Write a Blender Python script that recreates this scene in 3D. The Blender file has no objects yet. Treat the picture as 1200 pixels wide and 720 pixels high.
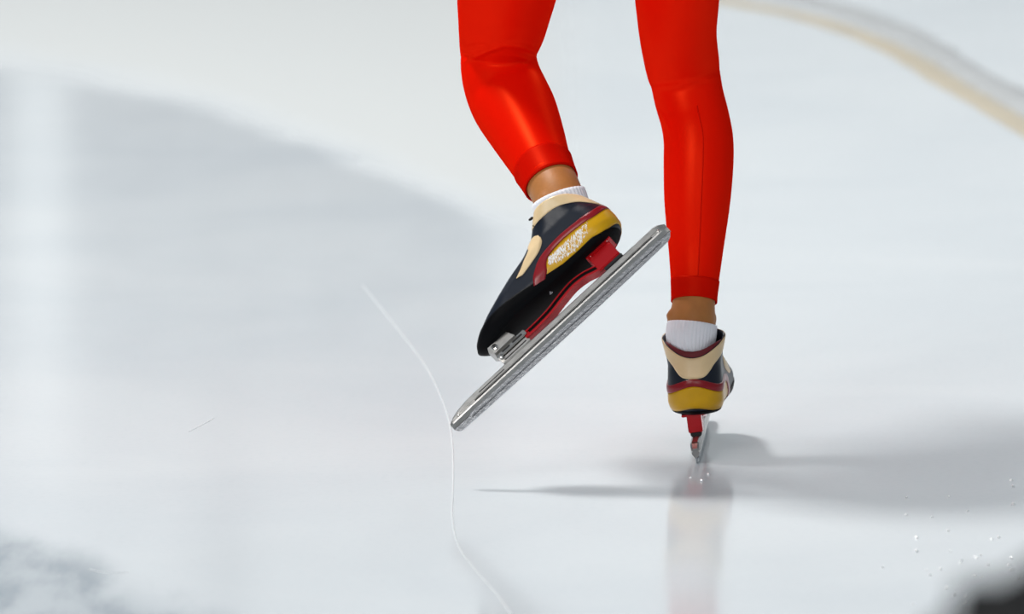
import bpy, bmesh, math, random, bisect
import numpy as np
from mathutils import Vector, Matrix
random.seed(7)
scene = bpy.context.scene
C = scene.collection

# ------------------------------------------------------------------ camera
PITCH = math.radians(8.0)
DIST = 14.0
FPX = DIST/0.0012                     # focal length in pixels for a 1200 px wide frame
S = 0.0012                            # metres per pixel at the skater
FWD = Vector((0, math.cos(PITCH), -math.sin(PITCH)))
UP = Vector((0, math.sin(PITCH), math.cos(PITCH)))
RIGHT = Vector((1, 0, 0))
CAM = -FWD*DIST - RIGHT*(217*S) + UP*(185*S)   # the supporting blade touches the ice at the origin
cam = bpy.data.cameras.new('camera')
camo = bpy.data.objects.new('camera', cam); C.objects.link(camo)
camo.location = CAM
camo.rotation_euler = (math.pi/2 - PITCH, 0, 0)
cam.sensor_width = 36.0
cam.lens = 36.0*FPX/1200
cam.clip_end = 500
cam.dof.use_dof = True
cam.dof.focus_distance = DIST - 0.03
cam.dof.aperture_fstop = 5.0
scene.camera = camo

# ------------------------------------------------------------------ light
w = bpy.data.worlds.new('arena_light'); scene.world = w; w.use_nodes = True
bg = w.node_tree.nodes['Background']
bg.inputs[0].default_value = (0.80, 0.90, 1.0, 1); bg.inputs[1].default_value = 0.16

def area(name, loc, target, size, power, col=(1, 1, 1)):
    l = bpy.data.lights.new(name, 'AREA'); l.shape = 'RECTANGLE'
    l.size, l.size_y = size; l.energy = power; l.color = col
    o = bpy.data.objects.new(name, l); C.objects.link(o); o.location = loc
    o.rotation_euler = (Vector(target)-Vector(loc)).to_track_quat('-Z', 'Y').to_euler()
    return o
area('arena_or_fill_lamp', (-3.7, 2.9, 8.0), (0, 0, 0.3), (1.6, 1.6), 430, (1.0, 0.98, 0.95))       # the lamp whose shadow falls to the right
area('arena_or_fill_lamp', (1.5, -13.5, 5.5), (0, 0, 0.3), (6, 2), 130, (1.0, 0.98, 0.95))  # unseen fill above the camera, added to brighten socks and boot heels
area('arena_or_fill_lamp', (-6.0, -9.0, 6.0), (0, 0, 0.3), (5, 3), 330, (1.0, 0.98, 0.95))  # unseen front-left fill, added to brighten the legs
for lx, ly, lp in ((5.0, -6.0, 25), (-5.0, 8.0, 30), (5.0, 8.0, 30), (-6.0, 17.0, 420), (6.0, 17.0, 420)):  # last two are added to brighten the wall mirrored in the ice
    area('arena_or_fill_lamp', (lx, ly, 9.0), (lx, ly, 0), (2, 7), lp, (1.0, 0.99, 0.97))

scene.view_settings.view_transform = 'Standard'
scene.view_settings.look = 'None'
scene.view_settings.gamma = 1
scene.view_settings.use_curve_mapping = False
scene.view_settings.exposure = 0.61

# ------------------------------------------------------------------ helpers
def Pd(px, py, d):
    """point on the ray through a pixel, d metres beyond the supporting skate's contact point"""
    k = (DIST+d)/FPX
    return CAM + FWD*(DIST+d) + RIGHT*((px-600)*k) + UP*((360-py)*k)
def ground(px, py, z=0.0):
    r = FWD + RIGHT*((px-600)/FPX) + UP*((360-py)/FPX)
    return CAM + r*((z-CAM.z)/r.z)

def mat(name, col, rough=0.5, metal=0.0, bump=0.0, bscale=200.0, var=0.0, vscale=20.0, spec=0.5, sheen=0.0, coat=0.0, tint=None):
    m = bpy.data.materials.new(name); m.use_nodes = True
    nt = m.node_tree; b = nt.nodes['Principled BSDF']
    b.inputs['Base Color'].default_value = (*col, 1)
    b.inputs['Roughness'].default_value = rough; b.inputs['Metallic'].default_value = metal
    b.inputs['Specular IOR Level'].default_value = spec
    b.inputs['Sheen Weight'].default_value = sheen; b.inputs['Coat Weight'].default_value = coat
    if tint: b.inputs['Specular Tint'].default_value = (*tint, 1)
    b.inputs['Coat Roughness'].default_value = 0.12
    tc = nt.nodes.new('ShaderNodeTexCoord')
    if var > 0:
        n = nt.nodes.new('ShaderNodeTexNoise'); n.inputs['Scale'].default_value = vscale; n.inputs['Detail'].default_value = 5
        nt.links.new(tc.outputs['Object'], n.inputs['Vector'])
        mx = nt.nodes.new('ShaderNodeMix'); mx.data_type = 'RGBA'
        mx.inputs[6].default_value = (*[c*(1-var) for c in col], 1)
        mx.inputs[7].default_value = (*[min(1, c*(1+var)) for c in col], 1)
        nt.links.new(n.outputs['Fac'], mx.inputs[0]); nt.links.new(mx.outputs[2], b.inputs['Base Color'])
    if bump > 0:
        n2 = nt.nodes.new('ShaderNodeTexNoise'); n2.inputs['Scale'].default_value = bscale; n2.inputs['Detail'].default_value = 3
        nt.links.new(tc.outputs['Object'], n2.inputs['Vector'])
        bp = nt.nodes.new('ShaderNodeBump'); bp.inputs['Strength'].default_value = bump; bp.inputs['Distance'].default_value = 0.002
        nt.links.new(n2.outputs['Fac'], bp.inputs['Height']); nt.links.new(bp.outputs['Normal'], b.inputs['Normal'])
    return m

M = {}
M['skin'] = mat('tanned_skin', (0.44, 0.175, 0.048), 0.5, spec=0.3, var=0.18, vscale=60, bump=0.12, bscale=300)
M['sock'] = mat('white_knit', (0.90, 0.90, 0.95), 0.9, bump=0.3, bscale=900)
M['navy'] = mat('navy_leather', (0.006, 0.010, 0.020), 0.36, bump=0.15, bscale=90, spec=0.35)
M['black'] = mat('black_carbon', (0.002, 0.0022, 0.003), 0.5, bump=0.1, bscale=300, spec=0.06)
M['yellow'] = mat('yellow_patent', (0.62, 0.335, 0.004), 0.28, spec=0.3, var=0.12, vscale=60)
M['maroon'] = mat('maroon_patent', (0.24, 0.004, 0.010), 0.28, spec=0.4)
M['lining'] = mat('dark_red_lining', (0.14, 0.003, 0.010), 0.6)
M['beige'] = mat('beige_leather', (0.80, 0.60, 0.34), 0.35, var=0.08, vscale=50, bump=0.1, bscale=120)
M['alu'] = mat('brushed_aluminium', (0.40, 0.395, 0.385), 0.28, metal=1.0, bump=0.05, bscale=160, var=0.25, vscale=90)
M['steel'] = mat('wet_steel', (0.40, 0.41, 0.43), 0.24, metal=1.0, bump=0.10, bscale=260, var=0.35, vscale=160)
M['chrome'] = mat('chrome', (0.75, 0.72, 0.68), 0.12, metal=1.0)
M['redmetal'] = mat('red_anodised', (0.55, 0.006, 0.012), 0.22, metal=0.55, coat=0.3)
M['rubber'] = mat('black_rubber', (0.006, 0.006, 0.007), 0.6)
M['white'] = mat('painted_glint_white', (0.95, 0.95, 0.93), 0.3)
M['chip'] = mat('ice_chip', (0.96, 0.98, 1.0), 0.1)
def chip_mat():
    m = M['chip']; N = m.node_tree.nodes; L = m.node_tree.links
    t = N.new('ShaderNodeBsdfGlossy'); t.inputs[0].default_value = (1, 1, 1, 1); t.inputs['Roughness'].default_value = 0.42
    mx = N.new('ShaderNodeMixShader'); mx.inputs[0].default_value = 0.5
    L.new(N['Principled BSDF'].outputs[0], mx.inputs[1]); L.new(t.outputs[0], mx.inputs[2]); L.new(mx.outputs[0], N['Material Output'].inputs['Surface'])
chip_mat()
M['pad'] = mat('black_vinyl', (0.003, 0.0035, 0.0045), 0.8, spec=0.05)

def cloth(name, col, hi, rough, gloss):
    m = mat(name, col, 0.6, bump=0.06, bscale=900)
    nt = m.node_tree; N = nt.nodes
    bump = [n for n in N if n.type == 'BUMP'][0]; N.remove(N['Principled BSDF'])
    d = N.new('ShaderNodeBsdfDiffuse'); d.inputs[0].default_value = (*col, 1); d.inputs[1].default_value = 0.3
    g = N.new('ShaderNodeBsdfGlossy'); g.inputs[0].default_value = (*hi, 1); g.inputs['Roughness'].default_value = rough
    mx = N.new('ShaderNodeMixShader'); mx.inputs[0].default_value = gloss
    for sh in (d, g): nt.links.new(bump.outputs[0], sh.inputs['Normal'])
    nt.links.new(d.outputs[0], mx.inputs[1]); nt.links.new(g.outputs[0], mx.inputs[2])
    nt.links.new(mx.outputs[0], N['Material Output'].inputs['Surface'])
    return m
M['suit'] = cloth('red_spandex', (0.80, 0.006, 0.001), (1.0, 0.09, 0.02), 0.38, 0.075)
M['hem'] = cloth('red_hem_fabric', (0.62, 0.004, 0.001), (1.0, 0.09, 0.03), 0.45, 0.05)

def link(name, me, m=None, parent=None, smooth=True):
    if m is not None: me.materials.append(m)
    if smooth: me.polygons.foreach_set('use_smooth', [True]*len(me.polygons))
    o = bpy.data.objects.new(name, me); C.objects.link(o)
    if parent is not None: o.parent = parent
    return o
def mesh_obj(name, verts, faces, m, parent=None, smooth=True, recalc=True):
    me = bpy.data.meshes.new(name); me.from_pydata([tuple(v) for v in verts], [], faces)
    if recalc:
        bm = bmesh.new(); bm.from_mesh(me); bmesh.ops.recalc_face_normals(bm, faces=bm.faces); bm.to_mesh(me); bm.free()
    me.update()
    return link(name, me, m, parent, smooth)
def tag(o, label, cat, group=None):
    o['label'] = label; o['category'] = cat
    if group: o['group'] = group
    return o

def interp(x, xs, ys):
    if x <= xs[0]: return ys[0]
    if x >= xs[-1]: return ys[-1]
    i = bisect.bisect_right(xs, x)-1
    return ys[i]+(ys[i+1]-ys[i])*(x-xs[i])/(xs[i+1]-xs[i])
def catmull(rows, n):
    """dense Catmull-Rom resampling of rows of numbers, n steps in each interval"""
    R = np.array(rows, float); out = []
    for i in range(len(R)-1):
        p0 = R[max(i-1, 0)]; p1 = R[i]; p2 = R[i+1]; p3 = R[min(i+2, len(R)-1)]
        for k in range(n):
            t = k/n
            out.append(0.5*((2*p1)+(-p0+p2)*t+(2*p0-5*p1+4*p2-p3)*t*t+(-p0+3*p1-3*p2+p3)*t**3))
    out.append(R[-1]); return np.array(out)

# ------------------------------------------------------------------ setting: ice, lines, wall
def ice_material():
    m = bpy.data.materials.new('rink_ice'); m.use_nodes = True
    nt = m.node_tree; N = nt.nodes; L = nt.links; b = N['Principled BSDF']
    tc = N.new('ShaderNodeTexCoord'); sp = N.new('ShaderNodeSeparateXYZ'); L.new(tc.outputs['Object'], sp.inputs[0])
    def math_(op, a, c=None, clamp=False):
        n = N.new('ShaderNodeMath'); n.operation = op; n.use_clamp = clamp
        for i, v in enumerate((a, c)):
            if v is None: continue
            if isinstance(v, (int, float)): n.inputs[i].default_value = v
            else: L.new(v, n.inputs[i])
        return n.outputs[0]
    def noise(scale, detail, vec=None, dist=0.0):
        n = N.new('ShaderNodeTexNoise'); n.inputs['Scale'].default_value = scale; n.inputs['Detail'].default_value = detail
        n.inputs['Distortion'].default_value = dist
        L.new(vec if vec is not None else tc.outputs['Object'], n.inputs['Vector']); return n.outputs['Fac']
    def mixc(f, a, c):
        n = N.new('ShaderNodeMix'); n.data_type = 'RGBA'
        if isinstance(f, float): n.inputs[0].default_value = f
        else: L.new(f, n.inputs[0])
        for i, v in ((6, a), (7, c)):
            if isinstance(v, tuple): n.inputs[i].default_value = (*v, 1)
            else: L.new(v, n.inputs[i])
        return n.outputs[2]
    def smooth(v, lo, hi):
        n = N.new('ShaderNodeMapRange'); n.interpolation_type = 'SMOOTHSTEP'
        n.inputs[1].default_value = lo; n.inputs[2].default_value = hi; L.new(v, n.inputs[0]); return n.outputs[0]
    X, Y = sp.outputs[0], sp.outputs[1]
    # long soft clouds in the frozen water
    mp = N.new('ShaderNodeMapping'); mp.inputs['Scale'].default_value = (1, 0.22, 1); L.new(tc.outputs['Object'], mp.inputs[0])
    n1 = noise(1.3, 4, dist=0.6); n2 = noise(14, 6, mp.outputs[0]); n3 = noise(90, 4)
    base = mixc(smooth(n1, 0.3, 0.7), (0.695, 0.745, 0.785), (0.755, 0.80, 0.83))
    # frosted outer lane: everything beyond a gentle curve
    pts = [ground(*p) for p in ((-150, 52), (0, 72), (150, 98), (300, 135), (430, 180), (560, 240), (680, 300))]
    c2, c1, c0 = np.polyfit([p.x for p in pts], [p.y for p in pts], 2)
    curve = math_('ADD', math_('ADD', math_('MULTIPLY', math_('MULTIPLY', X, X), float(c2)), math_('MULTIPLY', X, float(c1))), float(c0))
    dist = math_('ADD', math_('SUBTRACT', Y, curve), math_('MULTIPLY', math_('SUBTRACT', noise(3, 3), 0.5), 0.3))
    frost = math_('MULTIPLY', smooth(dist, -0.34, 0.36), math_('SUBTRACT', 1.0, smooth(X, -0.32, -0.05)))
    base = mixc(frost, base, (0.645, 0.67, 0.67))
    # darker, mottled ice in the near corner
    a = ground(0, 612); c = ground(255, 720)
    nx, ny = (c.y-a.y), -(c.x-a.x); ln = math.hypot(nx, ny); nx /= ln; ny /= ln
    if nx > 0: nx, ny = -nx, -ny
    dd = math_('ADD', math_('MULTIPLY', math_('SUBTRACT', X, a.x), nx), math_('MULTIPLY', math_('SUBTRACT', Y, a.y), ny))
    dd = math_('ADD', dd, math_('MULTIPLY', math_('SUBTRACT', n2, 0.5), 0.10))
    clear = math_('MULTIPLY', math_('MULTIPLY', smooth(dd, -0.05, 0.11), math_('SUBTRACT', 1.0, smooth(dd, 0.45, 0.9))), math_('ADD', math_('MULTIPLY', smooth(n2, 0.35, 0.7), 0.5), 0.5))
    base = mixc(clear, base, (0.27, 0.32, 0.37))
    fine = mixc(smooth(n3, 0.45, 0.75), (1.0, 1.0, 1.0), (0.97, 0.975, 0.98))
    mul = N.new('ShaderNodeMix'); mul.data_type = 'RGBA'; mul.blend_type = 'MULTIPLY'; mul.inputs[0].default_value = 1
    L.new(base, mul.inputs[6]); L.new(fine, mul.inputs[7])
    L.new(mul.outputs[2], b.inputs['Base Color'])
    rough = math_('ADD', math_('ADD', 0.085, math_('MULTIPLY', n2, 0.06)), math_('MULTIPLY', frost, 0.5))
    L.new(rough, b.inputs['Roughness'])
    b.inputs['IOR'].default_value = 1.31
    b.inputs['Specular IOR Level'].default_value = 0.32
    bp = N.new('ShaderNodeBump'); bp.inputs['Strength'].default_value = 0.05; bp.inputs['Distance'].default_value = 0.002
    L.new(n2, bp.inputs['Height']); L.new(bp.outputs['Normal'], b.inputs['Normal'])
    return m
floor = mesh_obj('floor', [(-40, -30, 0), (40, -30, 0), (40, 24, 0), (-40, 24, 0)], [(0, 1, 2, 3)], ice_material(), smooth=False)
floor['kind'] = 'structure'; floor['label'] = 'smooth pale blue white ice of the skating rink'

def ribbon(name, pxs, half, z, m, parent, n=8, wob=0.0, thick=0.0):
    pts = [ground(a, b) for a, b in pxs]
    Q = catmull([(p.x, p.y) for p in pts], n); vs = []; fs = []
    for i, q in enumerate(Q):
        t = Q[min(i+1, len(Q)-1)]-Q[max(i-1, 0)]; t /= np.linalg.norm(t)
        nn = np.array((t[1], -t[0]))
        h = half*(1+wob*random.uniform(-1, 1))
        for k, zz in ((-1, 0.0), (-0.6, z), (0.6, z), (1, 0.0)):
            vs.append((q[0]+nn[0]*h*k, q[1]+nn[1]*h*k, zz+0.0004))
    for i in range(len(Q)-1):
        for k in range(3): fs.append((i*4+k, i*4+k+1, i*4+4+k+1, i*4+4+k))
    return mesh_obj(name, vs, fs, m, parent)
m_groove = mat('white_ice_scratch', (0.72, 0.76, 0.785), 0.40)
m_line = mat('tan_edge_line', (0.53, 0.475, 0.37), 0.7, var=0.14, vscale=6)
m_slush = mat('grey_snow_edge', (0.47, 0.49, 0.50), 0.8, var=0.12, vscale=5)
edge = [(700, -45), (790, -18), (855, 2), (930, 17), (1000, 38), (1060, 65), (1110, 96), (1160, 125), (1210, 155), (1290, 205), (1400, 280)]
o = ribbon('trim_1', edge, 0.030, 0.004, m_line, None, wob=0.12)
o['kind'] = 'structure'; o['label'] = 'tan coloured edge line curving across the far ice'
o = ribbon('trim_2', [(x+24, y-12) for x, y in edge], 0.040, 0.010, m_slush, None, wob=0.25)
o['kind'] = 'structure'; o['label'] = 'grey slushy snow lying along the tan edge line'
ribbon('skate_groove', [(425, 335), (465, 385), (500, 432), (522, 480), (530, 520), (531, 570), (530, 605), (537, 640), (556, 668), (580, 695), (600, 722)], 0.0011, 0.0005, m_groove, floor)
for g in ([(222, 506), (236, 499), (250, 491)], [(105, 668), (125, 672), (150, 671)]):
    ribbon('skate_groove', g, 0.0010, 0.0004, m_groove, floor)

# arena wall far beyond the ice, seen only mirrored in it
WY = 24.0
m_wall = mat('arena_wall_paint', (0.74, 0.77, 0.78), 0.8, var=0.04, vscale=0.4)
m_glass = mat('arena_window_glass', (0.03, 0.05, 0.08), 0.3)
m_pil = mat('white_column_paint', (0.9, 0.9, 0.9), 0.7)
def boxv(x0, x1, y0, y1, z0, z1):
    v = [(x, y, z) for z in (z0, z1) for y in (y0, y1) for x in (x0, x1)]
    f = [(0, 2, 3, 1), (4, 5, 7, 6), (0, 1, 5, 4), (2, 6, 7, 3), (0, 4, 6, 2), (1, 3, 7, 5)]
    return v, f
wb = mesh_obj('wall_back', *boxv(-40, 40, WY, WY+0.3, 0, 9), m_wall, smooth=False)
wb['kind'] = 'structure'; wb['label'] = 'pale painted arena wall behind the ice'
for k, (x0, x1, z0, z1) in enumerate(((-3.4, -2.19, 1.7, 3.6), (-1.95, -0.35, 1.7, 3.6), (-1.41, -1.33, 3.9, 5.2))):  # narrow last strip is invented for a dark streak mirrored in the ice
    g = mesh_obj('window_%d' % (k+1), *boxv(x0, x1, WY-0.06, WY, z0, z1), m_glass, smooth=False)
    g['kind'] = 'structure'; g['label'] = 'dark window or narrow strip on the arena wall'

# ------------------------------------------------------------------ skates
ROLL = math.radians(28)
PXO = (735.0, 300.0)
EU = (-0.735, 0.678); EV = (-0.678, -0.735)          # boot axes in the photograph (pixels, y down)
V0 = 29.0
def xb(v): return interp(v, [29, 31, 35, 41, 50, 58, 70, 89, 113], [-4, -11, -17, -21, -22, -22, -19, -12, -9])
def xf(v): return interp(v, [29, 31, 37, 42, 46, 50, 55, 60, 70, 79, 91, 113], [193, 200, 206, 203, 198, 191, 180, 165, 137, 106, 78, 52])
def vtop(c): return interp(c, [0, .08, .15, .3, .5, .75, 1], [89, 90, 93, 101, 108, 112, 113])
def hw(u, v):
    b = interp(u, [-20, 20, 60, 100, 140, 175, 205], [31, 31.5, 31, 33, 36, 34, 29])
    a = interp(v, [29, 31, 35, 42, 60, 80, 95, 113], [.80, .88, .97, 1.03, 1.03, 1.0, 1.08, 1.22])
    return b*a
def surf(cs, v):
    """boot skin: cs -1..1 runs medial toe, heel (0), lateral toe; v is the height"""
    c = min(abs(cs), 1.0); sgn = 1 if cs >= 0 else -1
    a, b = xb(v), xf(v); t = (1-math.cos(math.pi*c))/2; u = a+(b-a)*t
    Rh = min(31, (b-a)/2); Rt = min(52, (b-a)/2)
    d1 = min((u-a)/Rh, 1); d2 = min((b-u)/Rt, 1)
    cap = math.sqrt(max(0, 1-(1-d1)**2))*math.sqrt(max(0, 1-(1-d2)**2.2))
    return Vector((u, sgn*hw(u, v)*cap, v))
def nrm(cs, v):
    e = 0.006
    du = surf(min(1, cs+e), v)-surf(max(-1, cs-e), v); dv = surf(cs, v+1.2)-surf(cs, v-1.2)
    n = dv.cross(du)
    p = surf(cs, v); 
    n.normalize()
    out = Vector((p.x-max(min(p.x, 150), 15), p.y, (p.z-50)*0.5))
    return n if n.dot(out) >= 0 else -n
def from_px(px, py):
    """pixel on the lifted boot -> (cs, v) on its outer side"""
    dx, dy = px-PXO[0], py-PXO[1]
    u = dx*EU[0]+dy*EU[1]; vi = dx*EV[0]+dy*EV[1]
    best = None
    for k in range(0, 420):
        v = V0+k*0.2
        a, b = xb(v), xf(v)
        if not (a <= u <= b): continue
        c = math.acos(max(-1, min(1, 1-2*(u-a)/(b-a))))/math.pi
        p = surf(c, v); e = abs(v*math.cos(ROLL)+p.y*math.sin(ROLL)-vi)
        if best is None or e < best[0]-1e-6: best = (e, c, v)
    if best is None: return (0.0, max(V0, min(89, vi/math.cos(ROLL))))
    return best[1], best[2]

class Frame:
    def __init__(s, base, O, U, W, V, scale):
        s.base, s.O, s.U, s.W, s.V, s.k = base, O, U, W, V, scale
        s.flip = U.cross(W).dot(V) < 0
    def at(s, u, w, v): return s.O + (s.U*u + s.W*w + s.V*v)*s.k
    def rel(s, p): return s.at(p[0], p[1], p[2]) - s.base
    def mesh(s, name, verts, faces, m, parent, smooth=True, recalc=True):
        if s.flip and not recalc: faces = [tuple(reversed(f)) for f in faces]
        return mesh_obj(name, [s.rel(v) for v in verts], faces, m, parent, smooth, recalc)

def strip(F, name, st, m, parent, off=0.6, n=8, across=7, closed_ends=True):
    """band on the boot between two edges; st rows are (c_lo, v_lo, c_up, v_up)"""
    Q = catmull(st, n); vs = []; fs = []
    K = across+1
    for q in Q:
        for j in range(K+2):
            a = min(max((j-1)/(K-1), 0), 1)
            cs = q[0]+(q[2]-q[0])*a; v = q[1]+(q[3]-q[1])*a
            o = off*(0.75+0.25*math.sin(math.pi*a)) if 1 <= j <= K else -1.2
            vs.append(surf(cs, v)+nrm(cs, v)*o)
    R = K+2
    for i in range(len(Q)-1):
        for j in range(R-1): fs.append((i*R+j, i*R+j+1, (i+1)*R+j+1, (i+1)*R+j))
    return F.mesh(name, vs, fs, m, parent)

def mirrored(st):                          # continue round the heel to the inner side
    return st + [(-a, b, -c, d) for a, b, c, d in reversed(st[:-1])]

def rbox(bm_pts, bev): pass
def box_part(F, name, u0, u1, w0, w1, v0, v1, m, parent, bev=0.8, taper=None):
    bm = bmesh.new(); bmesh.ops.create_cube(bm, size=1)
    for v in bm.verts:
        tw = 1.0
        if taper and v.co.z > 0: tw = taper
        v.co = Vector(((u0+u1)/2+v.co.x*(u1-u0), (w0+w1)/2+v.co.y*(w1-w0)*tw, (v0+v1)/2+v.co.z*(v1-v0)))
    bmesh.ops.bevel(bm, geom=bm.edges[:], offset=bev, segments=2, affect='EDGES')
    vs = [v.co.copy() for v in bm.verts]; bm.verts.index_update()
    fs = [tuple(v.index for v in f.verts) for f in bm.faces]; bm.free()
    return F.mesh(name, vs, fs, m, parent, smooth=False)
def cyl_part(F, name, u, v, w0, w1, r, m, parent, r2=None, seg=20):
    vs = []; fs = []; r2 = r if r2 is None else r2
    rows = [(w0, r*0.85), (w0+0.4, r), (w1-0.4, r2), (w1, r2*0.85)]
    for ww, rr in rows:
        for k in range(seg):
            a = 2*math.pi*k/seg; vs.append(Vector((u+rr*math.cos(a), ww, v+rr*math.sin(a))))
    for i in range(3):
        for k in range(seg): fs.append((i*seg+k, i*seg+(k+1) % seg, (i+1)*seg+(k+1) % seg, (i+1)*seg+k))
    fs.append(tuple(range(seg))); fs.append(tuple(range(3*seg, 4*seg)))
    return F.mesh(name, vs, fs, m, parent)
def prism_part(F, name, outline, wfun, m, parent, bev=0.0):
    """side outline (u, v) given real thickness across the blade"""
    n = len(outline); vs = []; fs = []
    for sg in (-1, 1):
        for u, v in outline: vs.append(Vector((u, sg*wfun(u, v), v)))
    fs = [tuple(range(n)), tuple(reversed(range(n, 2*n)))]+[(i, n+i, n+(i+1) % n, (i+1) % n) for i in range(n)]
    return F.mesh(name, vs, fs, m, parent, smooth=False)

def build_skate(F, root, lifted, FB=None):
    FK = F; F = FB or F
    # ---- boot shell
    NC, NK = 64, 44; vs = []; fs = []
    csl = [-1+2*i/(2*NC) for i in range(2*NC)]
    def ease(k): return k**1.25
    for k in range(NK+1):
        for cs in csl:
            v = V0+(vtop(abs(cs))-V0)*ease(k/NK); vs.append(surf(cs, v))
    R = 2*NC
    for k in range(NK):
        for i in range(R): fs.append((k*R+i, k*R+(i+1) % R, (k+1)*R+(i+1) % R, (k+1)*R+i))
    # rolled edge turning inside the ankle opening
    cen = Vector((20, 0, 0))
    for j, (inn, dv) in enumerate(((1.2, 0.9), (2.6, 0.3), (3.2, -3), (3.4, -14))):
        for cs in csl:
            p = surf(cs, vtop(abs(cs))); d = Vector((p.x-cen.x, p.y, 0)); d.normalize()
            vs.append(Vector((p.x, p.y, p.z+dv))-d*inn)
        b0 = (NK+j)*R
        for i in range(R): fs.append((b0+i, b0+(i+1) % R, b0+R+(i+1) % R, b0+R+i))
    fs.append(tuple(range(R)))
    boot = F.mesh('boot', vs, fs, M['navy'], root)
    boot['label'] = 'glossy dark navy leather boot'
    # ---- moulded sole
    vs = []; fs = []
    def slip(cs): 
        u = surf(cs, 40).x
        return interp(u, [-20, 0, 60, 90, 130, 170, 205], [33.0, 32.5, 34, 38, 43, 46, 47])
    rows = 8
    for j in range(rows+2):
        for cs in csl:
            top = slip(cs)
            if j == 0:
                p = surf(cs, V0); p = Vector((p.x, p.y, V0-1.0)); vs.append(Vector((15+(p.x-15)*.97, p.y*.93, p.z))); continue
            a = (j-1)/(rows-1) if j <= rows else 1.0
            v = V0+0.3+(top-V0)*a
            vs.append(surf(cs, v)+nrm(cs, v)*(0.8 if j <= rows else -0.8))
    for j in range(rows+1):
        for i in range(R): fs.append((j*R+i, j*R+(i+1) % R, (j+1)*R+(i+1) % R, (j+1)*R+i))
    fs.append(tuple(range(R)))
    F.mesh('sole', vs, fs, M['black'], root)['label'] = 'matt black moulded sole'
    # ---- coloured leather pieces (traced on the lifted boot, wrapped round the heel)
    def rows_px(pairs, heel):
        st = [from_px(*a)+from_px(*b) for a, b in pairs]
        return mirrored(st+[(0.0, heel[0], 0.0, heel[1])])
    yel = rows_px([((642, 324), (641, 318)), ((655, 314), (643, 301)), ((673, 298), (660, 281)), ((693, 279), (682, 263)), ((707, 272), (699, 252))], (37, 60.5))
    strip(F, 'heel_patch', yel, M['yellow'], boot, 0.7, across=10)['label'] = 'glossy yellow patch around the heel'
    pip = rows_px([((639, 327), (626, 336)), ((641, 317), (626.5, 319)), ((643, 300), (635, 299)), ((660, 281), (655, 277)), ((682, 263), (678, 258)), ((699, 252), (695, 246.5))], (60.5, 68))
    strip(F, 'piping', pip, M['maroon'], boot, 1.7, across=6)['label'] = 'raised maroon piping above the yellow patch'
    st = []
    for c, d in ((.97, 5), (.88, 10), (.75, 13), (.6, 13), (.45, 12), (.32, 13), (.22, 14), (.15, 17), (.10, 20), (.06, 21)):
        st.append((c, vtop(c)-d, c, vtop(c)+0.2))
    st.append((0, 68, 0, 89.2))
    strip(F, 'collar_band', mirrored(st), M['beige'], boot, 0.9, across=8)['label'] = 'beige leather collar band dipping over the heel tendon'
    st = [from_px(*a)+from_px(*b) for a, b in (((631, 276), (627, 277)), ((635, 283), (622, 284)), ((632, 294), (619, 295)), ((623, 308), (613, 309)), ((612, 323), (605, 327)))]
    strip(F, 'tongue_patch', st, M['beige'], boot, 0.9)['label'] = 'beige leather patch on the instep'
    # lining roll behind the tendon
    vs = []; fs = []; n = 48
    for i in range(n+1):
        cs = -0.42+0.84*i/n
        p = surf(cs, vtop(abs(cs))); d = Vector((p.x-20, p.y, 0)); d.normalize()
        h = 1.0+7.5*math.cos(cs/0.42*math.pi/2)
        for k in range(9):
            a = math.pi*k/8
            vs.append(p-d*(3.2-2.2*math.cos(a))+Vector((0, 0, h*math.sin(a)-1.5)))
    for i in range(n):
        for k in range(8): fs.append((i*9+k, i*9+k+1, (i+1)*9+k+1, (i+1)*9+k))
    F.mesh('collar_lining', vs, fs, M['lining'], boot)['label'] = 'dark red padded lining of the collar'
    # fastening tabs on the front of the collar
    for sgn in ((1,) if lifted else (-1,)):
        c = 0.80*sgn; v = vtop(.8)
        p = surf(c, v-5); n0 = nrm(c, v-5)
        for q, (dv, ln) in enumerate(((3, 7), (-8, 9))):
            a = p+Vector((0, 0, dv)); vs = []
            for s_ in (0, .5, 1):
                b = a+n0*(ln*s_)+Vector((-2*s_, 0, -5*s_*s_))
                for du, dw in ((-2.5, -.5), (2.5, -.5), (2.5, .5), (-2.5, .5)): vs.append(b+Vector((du*(1-.4*s_), 0, dw*2)))
            fs = [(0, 1, 2, 3), (8, 9, 10, 11)]
            for i in range(2):
                for k in range(4): fs.append((i*4+k, i*4+(k+1) % 4, i*4+4+(k+1) % 4, i*4+4+k))
            F.mesh('fastening_tab', vs, fs, M['rubber'], boot)
    if lifted:      # white slivers painted in as glints of light on the yellow patch
        vs = []; fs = []
        for k in range(430):
            t = random.random(); s = random.random()**1.3
            px = 643+t*46; py = 302-0.93*(px-643)+1.5+s*(4+15*math.sin(math.pi*min(1, t*.66+.06)))
            if t > .86 and random.random() < .5: continue
            cs, v = from_px(px, py); p = surf(cs, v); n0 = nrm(cs, v)
            q = surf(cs, v+1)-p; q.normalize(); r = n0.cross(q); r.normalize()
            a = math.radians(random.uniform(-35, 35)); d1 = q*math.cos(a)+r*math.sin(a); d2 = n0.cross(d1)
            l, wd = random.uniform(1.2, 2.8), random.uniform(.25, .55)
            b = p+n0*0.95; i = len(vs)
            vs += [b-d1*l, b+d2*wd+n0*.2, b+d1*l, b-d2*wd+n0*.2, b-n0*.6]
            fs += [(i, i+1, i+2, i+3), (i, i+1, i+4), (i+1, i+2, i+4), (i+2, i+3, i+4), (i+3, i, i+4)]
        g = F.mesh('glint_slivers', vs, fs, M['white'], boot, smooth=False); g['kind'] = 'stuff'; g['label'] = 'white slivers painted as glints on the yellow heel patch'
        # little printed mark on the sole
        vs = []; fs = []
        cx, cy = 95.0, 8.0
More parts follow.
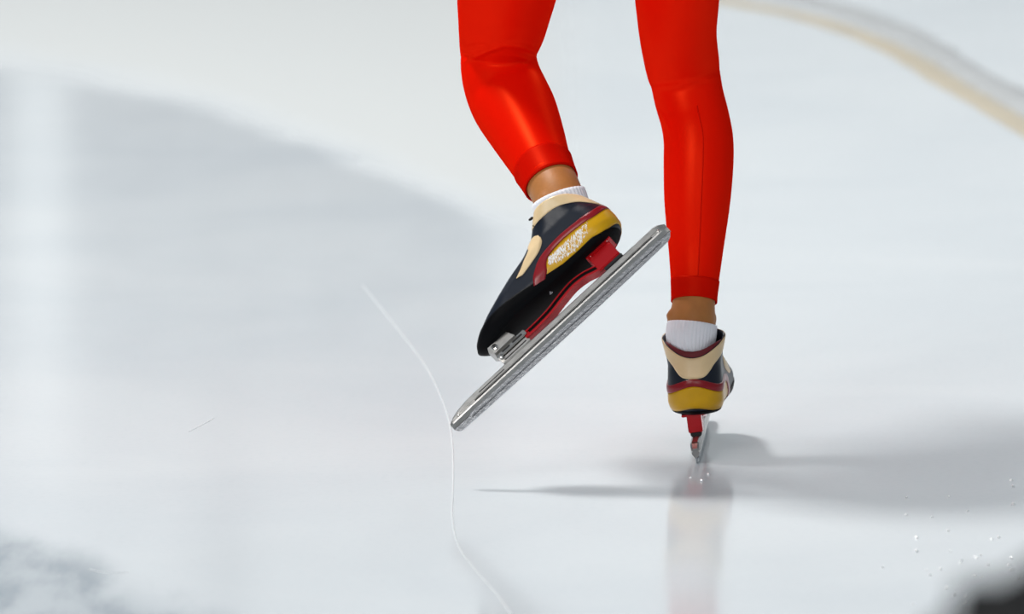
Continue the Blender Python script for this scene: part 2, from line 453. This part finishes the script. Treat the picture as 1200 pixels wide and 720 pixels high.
        for k in range(13):
            a = 2*math.pi*k/12
            for r in (1.3, 2.0): vs.append(Vector((cx+r*math.cos(a), cy+r*math.sin(a), V0-1.25)))
        for k in range(12): fs.append((2*k, 2*k+1, 2*k+3, 2*k+2))
        i = len(vs); vs += [Vector((cx+a, cy+b, V0-1.25)) for a, b in ((-.2, 1.3), (-.2, 5), (.5, 5), (.5, 1.3))]; fs.append((i, i+1, i+2, i+3))
        F.mesh('sole_mark', vs, fs, M['sock'], boot, smooth=False)
    F = FK
    # ---- blade: aluminium tube carrying a steel runner
    def runner_v(u): return -24+0.00012*(u-110)**2*0.55
    top = []
    for u in np.linspace(-52, 286, 40): top.append((u, -7.0))
    bot = []
    for i in range(9):
        a = math.pi/2*i/8; bot.append((278+9*math.cos(a), -13+0-(9)*math.sin(a)+(runner_v(278)+22)))
    for u in np.linspace(270, -38, 40): bot.append((u, runner_v(u)))
    for i in range(9):
        a = math.pi/2*i/8; bot.append((-44-13*math.sin(a), -9-(14-13*(1-math.cos(a)) if False else 14*math.cos(a))+(runner_v(-44)+23)))
    tube_rows = []
    us = list(np.linspace(-57, 287, 90)); vs = []; fs = []; K = 16
    for u in us:
        ht = min(1, max(0.0, (u+57)/13)); hf = min(1, max(0.0, (287-u)/54))
        e1 = math.sqrt(max(0, 1-(1-ht)**2)); e2 = math.sqrt(max(0, 1-(1-hf)**2.4))
        e = min(max(e1, 0.5), e2)
        vt = -10+12.5*e; vb = -14.5; wd = 5.6*(0.55+0.45*e)
        hgt = vt+10
        for ww, vv in ((-.62, vt), (.62, vt), (1, vt-min(1.8, hgt*.3)), (1, -5+min(0, hgt-6)*.5), (.80, -5.6+min(0, hgt-6)*.5), (.80, -7.6+min(0, hgt-6)*.3), (1, -8.4), (.98, -10.2), (.42, vb), (-.42, vb), (-.98, -10.2), (-1, -8.4), (-.80, -7.6+min(0, hgt-6)*.3), (-.80, -5.6+min(0, hgt-6)*.5), (-1, -5+min(0, hgt-6)*.5), (-1, vt-min(1.8, hgt*.3))):
            vs.append(Vector((u, wd*ww, vv)))
    for i in range(len(us)-1):
        for k in range(K): fs.append((i*K+k, i*K+(k+1) % K, (i+1)*K+(k+1) % K, (i+1)*K+k))
    fs.append(tuple(range(K))); fs.append(tuple(range((len(us)-1)*K, len(us)*K)))
    tube = F.mesh('blade_tube', vs, fs, M['alu'], root, smooth=False); tube['label'] = 'long silver aluminium blade tube'
    run = prism_part(F, 'runner', top+bot, lambda u, v: 0.9 if v < -8 else 0.9, M['steel'], root); run['label'] = 'thin scratched steel runner'
    # side ridges of the clamp that holds the runner
    for sg in (-1, 1):
        box_part(F, 'clamp_ridge', -40, 262, sg*1.8-0.9, sg*1.8+0.9, -18.5, -12.5, M['steel'], tube, 0.6)
    for sg in (-1, 1):
        box_part(F, 'groove_line', -36, 246, sg*4.5-0.35, sg*4.5+0.35, -7.3, -5.9, M['rubber'], tube, 0.15)  # black strip put in the recess so the groove reads dark
        box_part(F, 'groove_line', 196, 236, sg*5.5-0.25, sg*5.5+0.25, -3.4, -2.2, M['rubber'], tube, 0.1)
    for u in (-46, 272):
        cyl_part(F, 'end_screw', u, -6, -5.6, 5.6, 1.6, M['chrome'], tube, seg=12)
    # ---- front hinge
    hinge = box_part(F, 'hinge_block', 150, 192, -6, 6, 1.5, 9.5, M['alu'], root, 1.0)
    hinge['label'] = 'silver hinge block at the ball of the foot'
    box_part(F, 'hinge_slot', 154, 188, -6.5, 6.5, 4.6, 6.0, M['rubber'], hinge, 0.3)
    up = box_part(F, 'hinge_plate', 148, 193, -9, 9, 10.5, 17.5, M['chrome'], root, 0.9)
    box_part(F, 'hinge_slot', 153, 168, -9.4, 9.4, 12.8, 15.2, M['rubber'], up, 0.3)
    box_part(F, 'hinge_slot', 172, 184, -9.4, 9.4, 12.8, 15.2, M['rubber'], up, 0.3)
    cyl_part(F, 'hinge_axle', 189, 10, -11, 11, 3.0, M['chrome'], root)
    lug = prism_part(F, 'mounting_lug', [(160, 17), (192, 17), (197, 22), (194, 28.5), (165, 28.5)], lambda u, v: 13.0, M['alu'], root)
    for sg in (-1, 1): 
        cyl_part(F, 'bolt', 187, 22.5, sg*13.5-1.5, sg*13.5+1.5, 4.0, M['chrome'], root)
        cyl_part(F, 'bolt', 187, 22.5, sg*14.6-1, sg*14.6+1, 1.8, M['rubber'], root, seg=6)
    # ---- red bridge from heel tower to hinge
    arc = catmull([(22, 10), (36, 11.5), (52, 16.5), (70, 18.5), (90, 16), (112, 12), (135, 10.5), (152, 10.5)], 6)
    vs = []; fs = []
    prof = [(-8, -4.2), (8, -4.2), (8, -1.6), (5.6, -1.6), (5.6, 2.6), (8, 2.6), (8, 4.0), (-8, 4.0), (-8, 2.6), (-5.6, 2.6), (-5.6, -1.6), (-8, -1.6)]
    for i, q in enumerate(arc):
        t = arc[min(i+1, len(arc)-1)]-arc[max(i-1, 0)]; t = t/np.linalg.norm(t); nn = (-t[1], t[0])
        for a, b in prof: vs.append(Vector((q[0]+nn[0]*b, a, q[1]+nn[1]*b)))
    n = len(prof)
    for i in range(len(arc)-1):
        for k in range(n): fs.append((i*n+k, i*n+(k+1) % n, (i+1)*n+(k+1) % n, (i+1)*n+k))
    fs.append(tuple(range(n))); fs.append(tuple(range((len(arc)-1)*n, len(arc)*n)))
    br = F.mesh('bridge_arm', vs, fs, M['redmetal'], root, smooth=False); br['label'] = 'arched red metal bridge under the boot'
    for sg in (-1, 1):  # black strips put the shade of the side recesses into the colour
        vs = []; fs = []
        for i, q in enumerate(arc[6:-3]):
            t = arc[i+7]-arc[i+5]; t = t/np.linalg.norm(t); nn = (-t[1], t[0])
            for a, b in ((5.2, -1.5), (6.6, -1.5), (6.6, 2.5), (5.2, 2.5)): vs.append(Vector((q[0]+nn[0]*b, sg*a, q[1]+nn[1]*b)))
        m_ = len(vs)//4
        for i in range(m_-1):
            for k in range(4): fs.append((i*4+k, i*4+(k+1) % 4, (i+1)*4+(k+1) % 4, (i+1)*4+k))
        fs += [(0, 1, 2, 3), tuple(range(4*m_-4, 4*m_))]
        F.mesh('web_shade_strip', vs, fs, M['black'], br, smooth=False)['label'] = 'black strip painting the shade in the red bridge recess'
    tw = box_part(F, 'heel_tower', 4, 36, -8.5, 8.5, 5.5, 29, M['redmetal'], root, 1.2); tw['label'] = 'red metal heel tower'
    box_part(F, 'tower_flange', 0, 38, -14, 14, 26.2, 29.2, M['redmetal'], tw, 0.6)
    for u in (6, 32):
        for sg in (-1, 1):
            cyl_part(F, 'bolt', u, 27.5, sg*11-2, sg*11+2, 1.7, M['chrome'], tw, seg=8)
    box_part(F, 'rest_pad', 3, 30, -6.5, 6.5, 1.8, 6.2, M['rubber'], root, 0.8)['label'] = 'black rubber rest pad'

# supporting skate, flat on the ice, seen from behind
yaw, lean = math.radians(3.3), math.radians(8.0)
U = Vector((math.sin(yaw), math.cos(yaw), 0)); V = Vector((-math.sin(lean), 0, math.cos(lean)))
V = (V-U*V.dot(U)).normalized(); W = U.cross(V).normalized()       # outer side of a right foot
r_root = bpy.data.objects.new('speed_skate', None); C.objects.link(r_root)
FR = Frame(Vector((0, 0, 0)), Vector((0, 0, 0)), U, W, V, S)
FR.O = -(U*(-57)+V*(-23.0))*S + Vector((0, 0, 0.0))
base_r = FR.at(110, 0, -24); base_r.z = 0
r_root.location = base_r; FR.base = base_r
tag(r_root, 'speed skate standing on the ice, seen from behind with its yellow heel', 'skate', 'pair of clap skates')
b_yaw = math.radians(1.3)
VB = V*math.cos(math.radians(5))+W*math.sin(math.radians(5)); WB0 = W*math.cos(math.radians(5))-V*math.sin(math.radians(5))
UB = U*math.cos(b_yaw)+WB0*math.sin(b_yaw); WB = WB0*math.cos(b_yaw)-U*math.sin(b_yaw); TALL = 1.12
FB = Frame(base_r, FR.at(20, 4, 29)-(UB*20+VB*TALL*29)*S, UB, WB, VB*TALL, S)
build_skate(FR, r_root, False, FB)

# lifted skate, side on, toe low at the left
DL = -0.20
ex = lambda e: RIGHT*e[0]-UP*e[1]
U = ex(EU).normalized(); Vi = ex(EV).normalized()
V = Vi*math.cos(ROLL)+FWD*math.sin(ROLL); V = (V-U*V.dot(U)).normalized(); W = V.cross(U).normalized()
l_root = bpy.data.objects.new('speed_skate', None); C.objects.link(l_root)
KL = S*(DIST+DL)/DIST
FL = Frame(Vector((0, 0, 0)), Pd(PXO[0], PXO[1], DL), U, W, V, KL)
base_l = FL.at(110, 0, -24); l_root.location = base_l; FL.base = base_l
tag(l_root, 'speed skate lifted off the ice, side on with long blade tilted', 'skate', 'pair of clap skates')
build_skate(FL, l_root, True)

# ------------------------------------------------------------------ skater
def loft_rings(rows, n=6, seg=40, grow=0.0):
    """rows (px, py, depth, half width px, depth ratio, tilt) -> list of rings of world points"""
    Q = catmull(rows, n); P = [Pd(q[0], q[1], q[2]) for q in Q]; rings = []
    for i, q in enumerate(Q):
        t = P[min(i+1, len(P)-1)]-P[max(i-1, 0)]
        td = t.dot(FWD); ti = t-FWD*td
        if ti.length < 1e-5: ti = UP*1e-3
        t = (ti+FWD*td*q[5]).normalized()
        a = FWD.cross(ti).normalized(); b = t.cross(a).normalized()
        if b.dot(FWD) < 0: b = -b
        k = (DIST+q[2])/FPX; r = max(0.0005, q[3]*k+grow)
        rings.append((P[i], a, b, r, max(0.0005, r*q[4]), t))
    return rings
def ring_mesh(bm, rings, seg=40, fold=None):
    prev = None; first = None
    for c, a, b, ra, rb, t in rings:
        cur = [bm.verts.new(c+a*(ra*math.cos(2*math.pi*k/seg))+b*(rb*math.sin(2*math.pi*k/seg))) for k in range(seg)]
        if prev:
            for k in range(seg): bm.faces.new((prev[k], prev[(k+1) % seg], cur[(k+1) % seg], cur[k]))
        else: first = cur
        prev = cur
    bm.faces.new(first); bm.faces.new(tuple(reversed(prev)))
def dome(rows, end, length):
    """rounds off the end of a limb"""
    r = rows[end]; s = 1 if end == -1 else 0
    q = rows[-2] if end == -1 else rows[1]
    dv = np.array(r[:3])-np.array(q[:3]); dpx = np.linalg.norm([dv[0], dv[1], dv[2]/S]); dv = dv/dpx
    extra = []
    for f in (0.45, 0.8, 0.97):
        c = np.array(r[:3])+dv*length*f
        extra.append((c[0], c[1], c[2], r[3]*math.sqrt(1-f*f), r[4], r[5]))
    return rows+extra if end == -1 else list(reversed(extra))+rows

left_thigh = [(640, -215, -0.075, 86, 1.0, 1), (618, -120, -0.02, 77, 1.0, 1), (600, -50, 0.03, 65, 1.0, 1), (592.5, 0, 0.065, 57.5, 1.0, 1), (588.5, 30, 0.085, 52, 1.0, 1), (584, 52, 0.125, 46.5, .8, 1), (581.5, 70, 0.145, 42, .8, 1)]
left_thigh = dome(left_thigh, -1, 20)
left_shank = [(583, 66, 0.125, 44, .85, 1), (588, 92, 0.105, 46.5, .9, 1), (597, 115, 0.088, 48, .92, 1), (607, 134, 0.055, 47, 1, 1), (620, 161, 0.005, 42, 1.05, 1), (632, 187, -0.047, 36.5, 1.05, .8), (641, 205, -0.08, 34, 1.05, .6), (645, 213, -0.096, 33.0, 1.05, .5)]
left_shank = dome(left_shank, 0, 30)
right_thigh = [(748, -215, -0.075, 86, 1.0, 1), (778, -110, 0.0, 68, 1.0, 1), (792, -40, 0.05, 53, 1.05, 1), (793.5, 0, 0.08, 49.5, 1.1, 1), (794.5, 40, 0.11, 45.5, 1.1, 1), (800, 78, 0.145, 43.5, 1.0, 1), (802, 90, 0.16, 41, .85, 1)]
right_thigh = dome(right_thigh, -1, 18)
right_shank = [(802, 84, 0.145, 41, 1, 1), (807, 112, 0.145, 41, 1.05, 1), (814.5, 140, 0.138, 40.5, 1.15, 1), (818.5, 165, 0.128, 41, 1.2, 1), (818.5, 195, 0.12, 41, 1.2, 1), (817, 240, 0.11, 38.5, 1.15, 1), (815.5, 295, 0.10, 32, 1.15, 1), (813.8, 340, 0.088, 27.3, 1.15, 1), (813.4, 353, 0.085, 26.8, 1.15, 1)]
right_shank = dome(right_shank, 0, 26)
pelvis = dome(dome([(694, -175, -0.12, 92, .8, 1), (695, -215, -0.10, 128, .75, 1), (696, -262, -0.05, 125, .8, 1), (698, -310, 0.05, 112, .85, 1), (700, -352, 0.17, 118, .8, 1), (702, -388, 0.30, 138, .72, 1), (704, -412, 0.39, 130, .62, 1), (705, -425, 0.44, 72, .8, 1)], 0, 40), -1, 30)
neck = [(705, -415, 0.42, 50, 1, 1), (706, -440, 0.50, 46, 1, 1), (707, -465, 0.56, 48, 1, 1)]
head = dome(dome([(708, -430, 0.545, 50, 1.2, 1), (708, -470, 0.57, 62, 1.25, 1), (708, -520, 0.56, 64, 1.25, 1), (708, -550, 0.55, 54, 1.2, 1)], 0, 20), -1, 30)
def arm(s):
    c = 703
    up = [(c+s*120, -408, 0.36, 46, 1, 1), (c+s*160, -385, 0.28, 40, 1, 1), (c+s*195, -360, 0.17, 34, 1, 1), (c+s*205, -345, 0.08, 31, 1, 1)]
    lo = [(c+s*207, -343, 0.09, 31, 1, 1), (c+s*160, -345, 0.02, 31, 1, 1), (c+s*95, -350, -0.05, 25, 1, 1), (c+s*60, -354, -0.085, 21, 1, 1)]
    return dome(dome(up, 0, 40), -1, 25), dome(lo, 0, 25)
def hand(s):
    c = 703; out = []
    out.append(dome(dome([(c+s*66, -354, -0.08, 20, 1, 1), (c+s*35, -358-6*s, -0.105, 34, .45, 1), (c+s*0, -362-10*s, -0.115, 33, .42, 1)], 0, 10), -1, 10))
    for k, ln in enumerate((52, 60, 56, 44)):
        oy = -22+14*k
        out.append(dome([(c+s*4, -362-10*s+oy, -0.115, 8, 1, 1), (c-s*ln*.5, -364-10*s+oy*1.1, -0.118, 7.5, 1, 1), (c-s*ln*.95, -366-10*s+oy*1.1, -0.095, 6.5, 1, 1)], -1, 6))
    out.append(dome([(c+s*38, -375-10*s, -0.10, 9, 1, 1), (c+s*18, -402-10*s, -0.115, 8.5, 1, 1), (c-s*6, -412-10*s, -0.112, 7, 1, 1)], -1, 6))
    return out
armL, armR = arm(-1), arm(1)

def remeshed(name, bm, voxel, m, parent=None, smooth_it=4):
    me = bpy.data.meshes.new(name); bmesh.ops.recalc_face_normals(bm, faces=bm.faces); bm.to_mesh(me); bm.free()
    tmp = bpy.data.objects.new(name+'_source', me); C.objects.link(tmp)
    md = tmp.modifiers.new('r', 'REMESH'); md.mode = 'VOXEL'; md.voxel_size = voxel; md.use_smooth_shade = True
    sm = tmp.modifiers.new('s', 'SMOOTH'); sm.factor = 0.5; sm.iterations = smooth_it
    dg = bpy.context.evaluated_depsgraph_get()
    res = bpy.data.meshes.new_from_object(tmp.evaluated_get(dg)); res.name = name
    bpy.data.objects.remove(tmp); bpy.data.meshes.remove(me); res.materials.clear()
    return link(name, res, m, parent)

# body: one continuous figure, bare only at ankles, hands and face
G = -0.0035
bm = bmesh.new()
for r in (left_thigh, left_shank, right_thigh, right_shank, pelvis, *armL, *armR): ring_mesh(bm, loft_rings(r, grow=G), 32)
la = [(640, 203, -0.075, 31, 1.0, .6), (646, 214, -0.098, 30.5, 1.05, .5), (652, 226, -0.118, 30, 1.1, .4), (657, 238, -0.132, 30, 1.1, .3), (660, 250, -0.143, 29, 1.1, .3), (667, 268, -0.155, 26, 1.0, .3), (675, 285, -0.172, 20, 1.0, .3)]
ring_mesh(bm, loft_rings(dome(la, -1, 6)), 32)
ra = [(814, 335, 0.088, 25, 1.1, 1), (813, 352, 0.085, 25.2, 1.15, 1), (812, 365, 0.082, 26, 1.2, 1), (811, 377, 0.079, 27.6, 1.2, 1), (809.5, 392, 0.078, 27, 1.15, 1), (810, 415, 0.075, 23, 1.1, 1), (812, 440, 0.07, 17, 1, 1)]
ring_mesh(bm, loft_rings(dome(ra, -1, 6)), 32)
for r in (neck, head): ring_mesh(bm, loft_rings(r), 32)
for s in (-1, 1):
    for r in hand(s): ring_mesh(bm, loft_rings(r, n=4), 16)
# nose and brow, facing away from the camera
for px, py, d, r in ((708, -488, 0.672, 11), (708, -500, 0.655, 13), (688, -505, 0.645, 14), (728, -505, 0.645, 14), (708, -455, 0.635, 17)):
    ring_mesh(bm, loft_rings(dome(dome([(px, py+r*.4, d, r*.92, 1, 1), (px, py-r*.4, d, r*.92, 1, 1)], 0, r*.5), -1, r*.5), n=2), 12)
# ankle bones
for px, py, d, r in ((641, 236, -0.150, 12), (789, 371, 0.072, 9), (834, 374, 0.08, 7)):
    ring_mesh(bm, loft_rings(dome(dome([(px, py+r*.4, d, r*.92, 1, 1), (px, py-r*.4, d, r*.92, 1, 1)], 0, r*.5), -1, r*.5), n=2), 12)
person = remeshed('person', bm, 0.0035, M['skin'], None, 6)
tag(person, 'person in a red racing suit skating away, one leg lifted and bent', 'person')

bm = bmesh.new()
for r in (left_thigh, left_shank, right_thigh, right_shank, pelvis, *armL, *armR): ring_mesh(bm, loft_rings(r), 48)
# pulled folds of cloth in the hollows of the knees
from mathutils.bvhtree import BVHTree
bmesh.ops.recalc_face_normals(bm, faces=bm.faces); bvh = BVHTree.FromBMesh(bm)
for fold, r in (([(537, 82), (548, 71), (560, 63), (574, 57), (590, 55)], 4.6), ([(580, 50), (596, 52), (612, 54), (630, 60)], 4.6), ([(542, 60), (556, 54), (570, 51)], 3.6),
                ([(624, 76), (616, 68), (604, 64)], 3.6), ([(762, 103), (785, 100), (810, 95), (842, 91)], 4.4), ([(770, 128), (781, 141), (786, 158)], 3.2)):
    hits = []
    for q in catmull(fold, 4):
        ray = (Pd(q[0], q[1], 0)-CAM).normalized(); h = bvh.ray_cast(CAM, ray)[0]
        if h is not None: hits.append(h)
    if len(hits) < 3: continue
    rings = []
    for k, h in enumerate(hits):
        t = (hits[min(k+1, len(hits)-1)]-hits[max(k-1, 0)]).normalized(); a = t.cross(FWD).normalized(); b = t.cross(a)
        rr = r*S*(0.35+0.65*math.sin(math.pi*(k+.5)/len(hits)))
        rings.append((h+FWD*0.0008, a, b, rr, rr, t))
    ring_mesh(bm, rings, 10)
suit = remeshed('racing_suit', bm, 0.0026, M['suit'], person, 7)
suit['label'] = 'tight shiny red racing suit'
# hood of the suit
bm = bmesh.new()
hood = [(px, py, d-0.014, h+6, .98, t) for px, py, d, h, _, t in head]
ring_mesh(bm, loft_rings(hood), 40)
nb = [(705, -405, 0.40, 64, 1, 1), (706, -440, 0.48, 60, 1, 1), (707, -470, 0.53, 60, 1, 1)]
ring_mesh(bm, loft_rings(nb), 40)
remeshed('hood', bm, 0.005, M['suit'], person, 3)

def band(name, rings, m, parent, thick, seg=64, ribs=0, rib_h=0.0):
    """a sleeve of cloth with real thickness round a limb"""
    vs = []; fs = []; n = len(rings)
    prof = [(i, 0.0) for i in range(n)]
    rows = []
    for i, (c, a, b, ra, rb, t) in enumerate(rings): rows.append((c, a, b, ra, rb))
    inner = [(c, a, b, ra-thick, rb-thick) for c, a, b, ra, rb in rows]
    loop = rows+list(reversed(inner))
    for j, (c, a, b, ra, rb) in enumerate(loop):
        for k in range(seg):
            an = 2*math.pi*k/seg
            h = rib_h*(1 if (k % 4) in (0, 1) else -1) if (ribs and j < n) else 0
            vs.append(c+a*((ra+h)*math.cos(an))+b*((rb+h)*math.sin(an)))
    for j in range(len(loop)):
        jn = (j+1) % len(loop)
        for k in range(seg): fs.append((j*seg+k, j*seg+(k+1) % seg, jn*seg+(k+1) % seg, jn*seg+k))
    return mesh_obj(name, vs, fs, m, parent)

# turned hems at the ankles
lh = [(636.5, 196, -0.064, 36.3, 1.05, .75), (641, 205, -0.08, 34.6, 1.05, .65), (646, 215, -0.098, 33.4, 1.05, .52)]
band('suit_hem', loft_rings(lh, n=4), M['hem'], person, 0.0022)['label'] = 'red hem above the lifted foot'
rh = [(814.5, 329, 0.091, 28.9, 1.15, 1), (813.8, 343, 0.088, 27.7, 1.15, 1), (813.4, 354, 0.085, 27.3, 1.15, 1)]
band('suit_hem', loft_rings(rh, n=4), M['hem'], person, 0.0022)['label'] = 'red hem above the standing foot'
# ribbed socks
ls = [(654.5, 231, -0.127, 32.5, 1.1, .35), (660, 246, -0.138, 32, 1.0, .3), (664, 256, -0.146, 28, 1.0, .3), (668, 268, -0.152, 24, 1.0, .3)]
band('sock', loft_rings(ls, n=4), M['sock'], person, 0.003, seg=160, ribs=1, rib_h=0.0004)['label'] = 'white ribbed sock in the lifted skate'
rs = [(811, 380, 0.079, 29.3, 1.2, .9), (809.8, 394, 0.077, 29.6, 1.2, 1), (809.8, 408, 0.076, 27.3, 1.1, 1), (810, 425, 0.074, 25, 1.1, 1)]
band('sock', loft_rings(rs, n=4), M['sock'], person, 0.003, seg=160, ribs=1, rib_h=0.0004)['label'] = 'white ribbed sock in the standing skate'

# seam down the back of the standing calf
def seam(name, rows, ang, m, parent, r=0.0011):
    R_ = loft_rings(rows, n=6); pts = []
    for c, a, b, ra, rb, t in R_:
        p = c+a*(ra*math.cos(ang))+b*(rb*math.sin(ang)); pts.append((p, (p-c).normalized()))
    vs = []; fs = []; K = 6
    for i, (p, nn) in enumerate(pts):
        t = (pts[min(i+1, len(pts)-1)][0]-pts[max(i-1, 0)][0]).normalized(); s = t.cross(nn).normalized()
        for k in range(K):
            a = 2*math.pi*k/K; vs.append(p+nn*(r*.6*math.cos(a)-0.0002)+s*(r*math.sin(a)))
    for i in range(len(pts)-1):
        for k in range(K): fs.append((i*K+k, i*K+(k+1) % K, (i+1)*K+(k+1) % K, (i+1)*K+k))
    return mesh_obj(name, vs, fs, m, parent)
seam('seam', right_shank[5:-1], -math.pi/2-0.1, M['hem'], person)

# ------------------------------------------------------------------ ice chips thrown on the near ice
chips = [(1062, 583), (1062, 603), (1112, 582), (1074, 630), (1074, 646), (1111, 622), (1113, 646), (1127, 657), (1125, 660), (1142, 653), (1144, 654), (1149, 651),
         (1158, 662), (1162, 632), (1170, 630), (1185, 563), (1187, 570), (1187, 591), (1185, 654), (1182, 662), (1185, 667), (1142, 674), (1150, 676), (1109, 689),
         (1118, 697), (1130, 698), (1130, 706), (1070, 708), (1086, 668), (1090, 674), (1102, 667), (1034, 665), (1193, 677), (1092, 606), (1134, 599), (830, 556), (822, 563), (809, 560)]
cm = None
for k, (px, py) in enumerate(chips):
    r = random.uniform(0.0011, 0.0021)*(1.3 if k in (1, 4, 17, 9, 23) else 1)
    if cm is None:
        bmc = bmesh.new(); bmesh.ops.create_icosphere(bmc, subdivisions=1, radius=1)
        for v in bmc.verts: v.co *= random.uniform(.7, 1.25)
        cm = bpy.data.meshes.new('ice_chip'); bmc.to_mesh(cm); bmc.free(); cm.materials.append(M['chip'])
    o = bpy.data.objects.new('ice_chip', cm); C.objects.link(o)
    p = ground(px, py, r*0.7); o.location = p; o.scale = (r*1.2, r*1.4, r*1.2); o.rotation_euler = (0, 0, random.uniform(0, 6))
    if k >= 35: tag(o, 'tiny white chip of ice just below the standing skate blade', 'ice chip', 'ice chips under the standing skate')
    else: tag(o, 'tiny white chip of ice glinting near the black padding at right', 'ice chip', 'ice chips on the near ice')

# ------------------------------------------------------------------ black padding in the near corner, out of focus
dA = -7.3
A = Pd(1092, 720, dA); lo, hi = dA, dA+3
for _ in range(60):
    mid = (lo+hi)/2
    if Pd(1212, 640, mid).z > A.z: lo = mid
    else: hi = mid
B = Pd(1212, 640, (lo+hi)/2)
d = (B-A); d.z = 0; d.normalize(); side = Vector((d.y, -d.x, 0))
a0 = A-d*1.2; H = A.z; Lp = 2.6; Tp = 0.4
bmp = bmesh.new(); bmesh.ops.create_cube(bmp, size=1)
for v in bmp.verts:
    v.co = side*((v.co.x+.5)*Tp) + d*((v.co.y+.5)*Lp) + Vector((0, 0, (v.co.z+.5)*H))
bmesh.ops.bevel(bmp, geom=bmp.edges[:], offset=0.012, segments=4, affect='EDGES')
bmesh.ops.recalc_face_normals(bmp, faces=bmp.faces)
pm = bpy.data.meshes.new('cover'); bmp.to_mesh(pm); bmp.free()
pr = bpy.data.objects.new('crash_pad', None); C.objects.link(pr); pr.location = (a0.x, a0.y, 0)
link('cover', pm, M['pad'], pr)
for f in (0.0, 1.3, 2.6):
    vs, fs = boxv(0, 1, 0, 1, 0, 1)
    vs = [side*(-0.004+(Tp+.008)*x)+d*(min(max(f, .04), 2.56)-.02+.04*y)+Vector((0, 0, .04+(H-.036)*z)) for x, y, z in vs]
    mesh_obj('seam_strip', vs, fs, M['pad'], pr, smooth=False)
tag(pr, 'black padding blurred in the near right corner', 'crash pad')
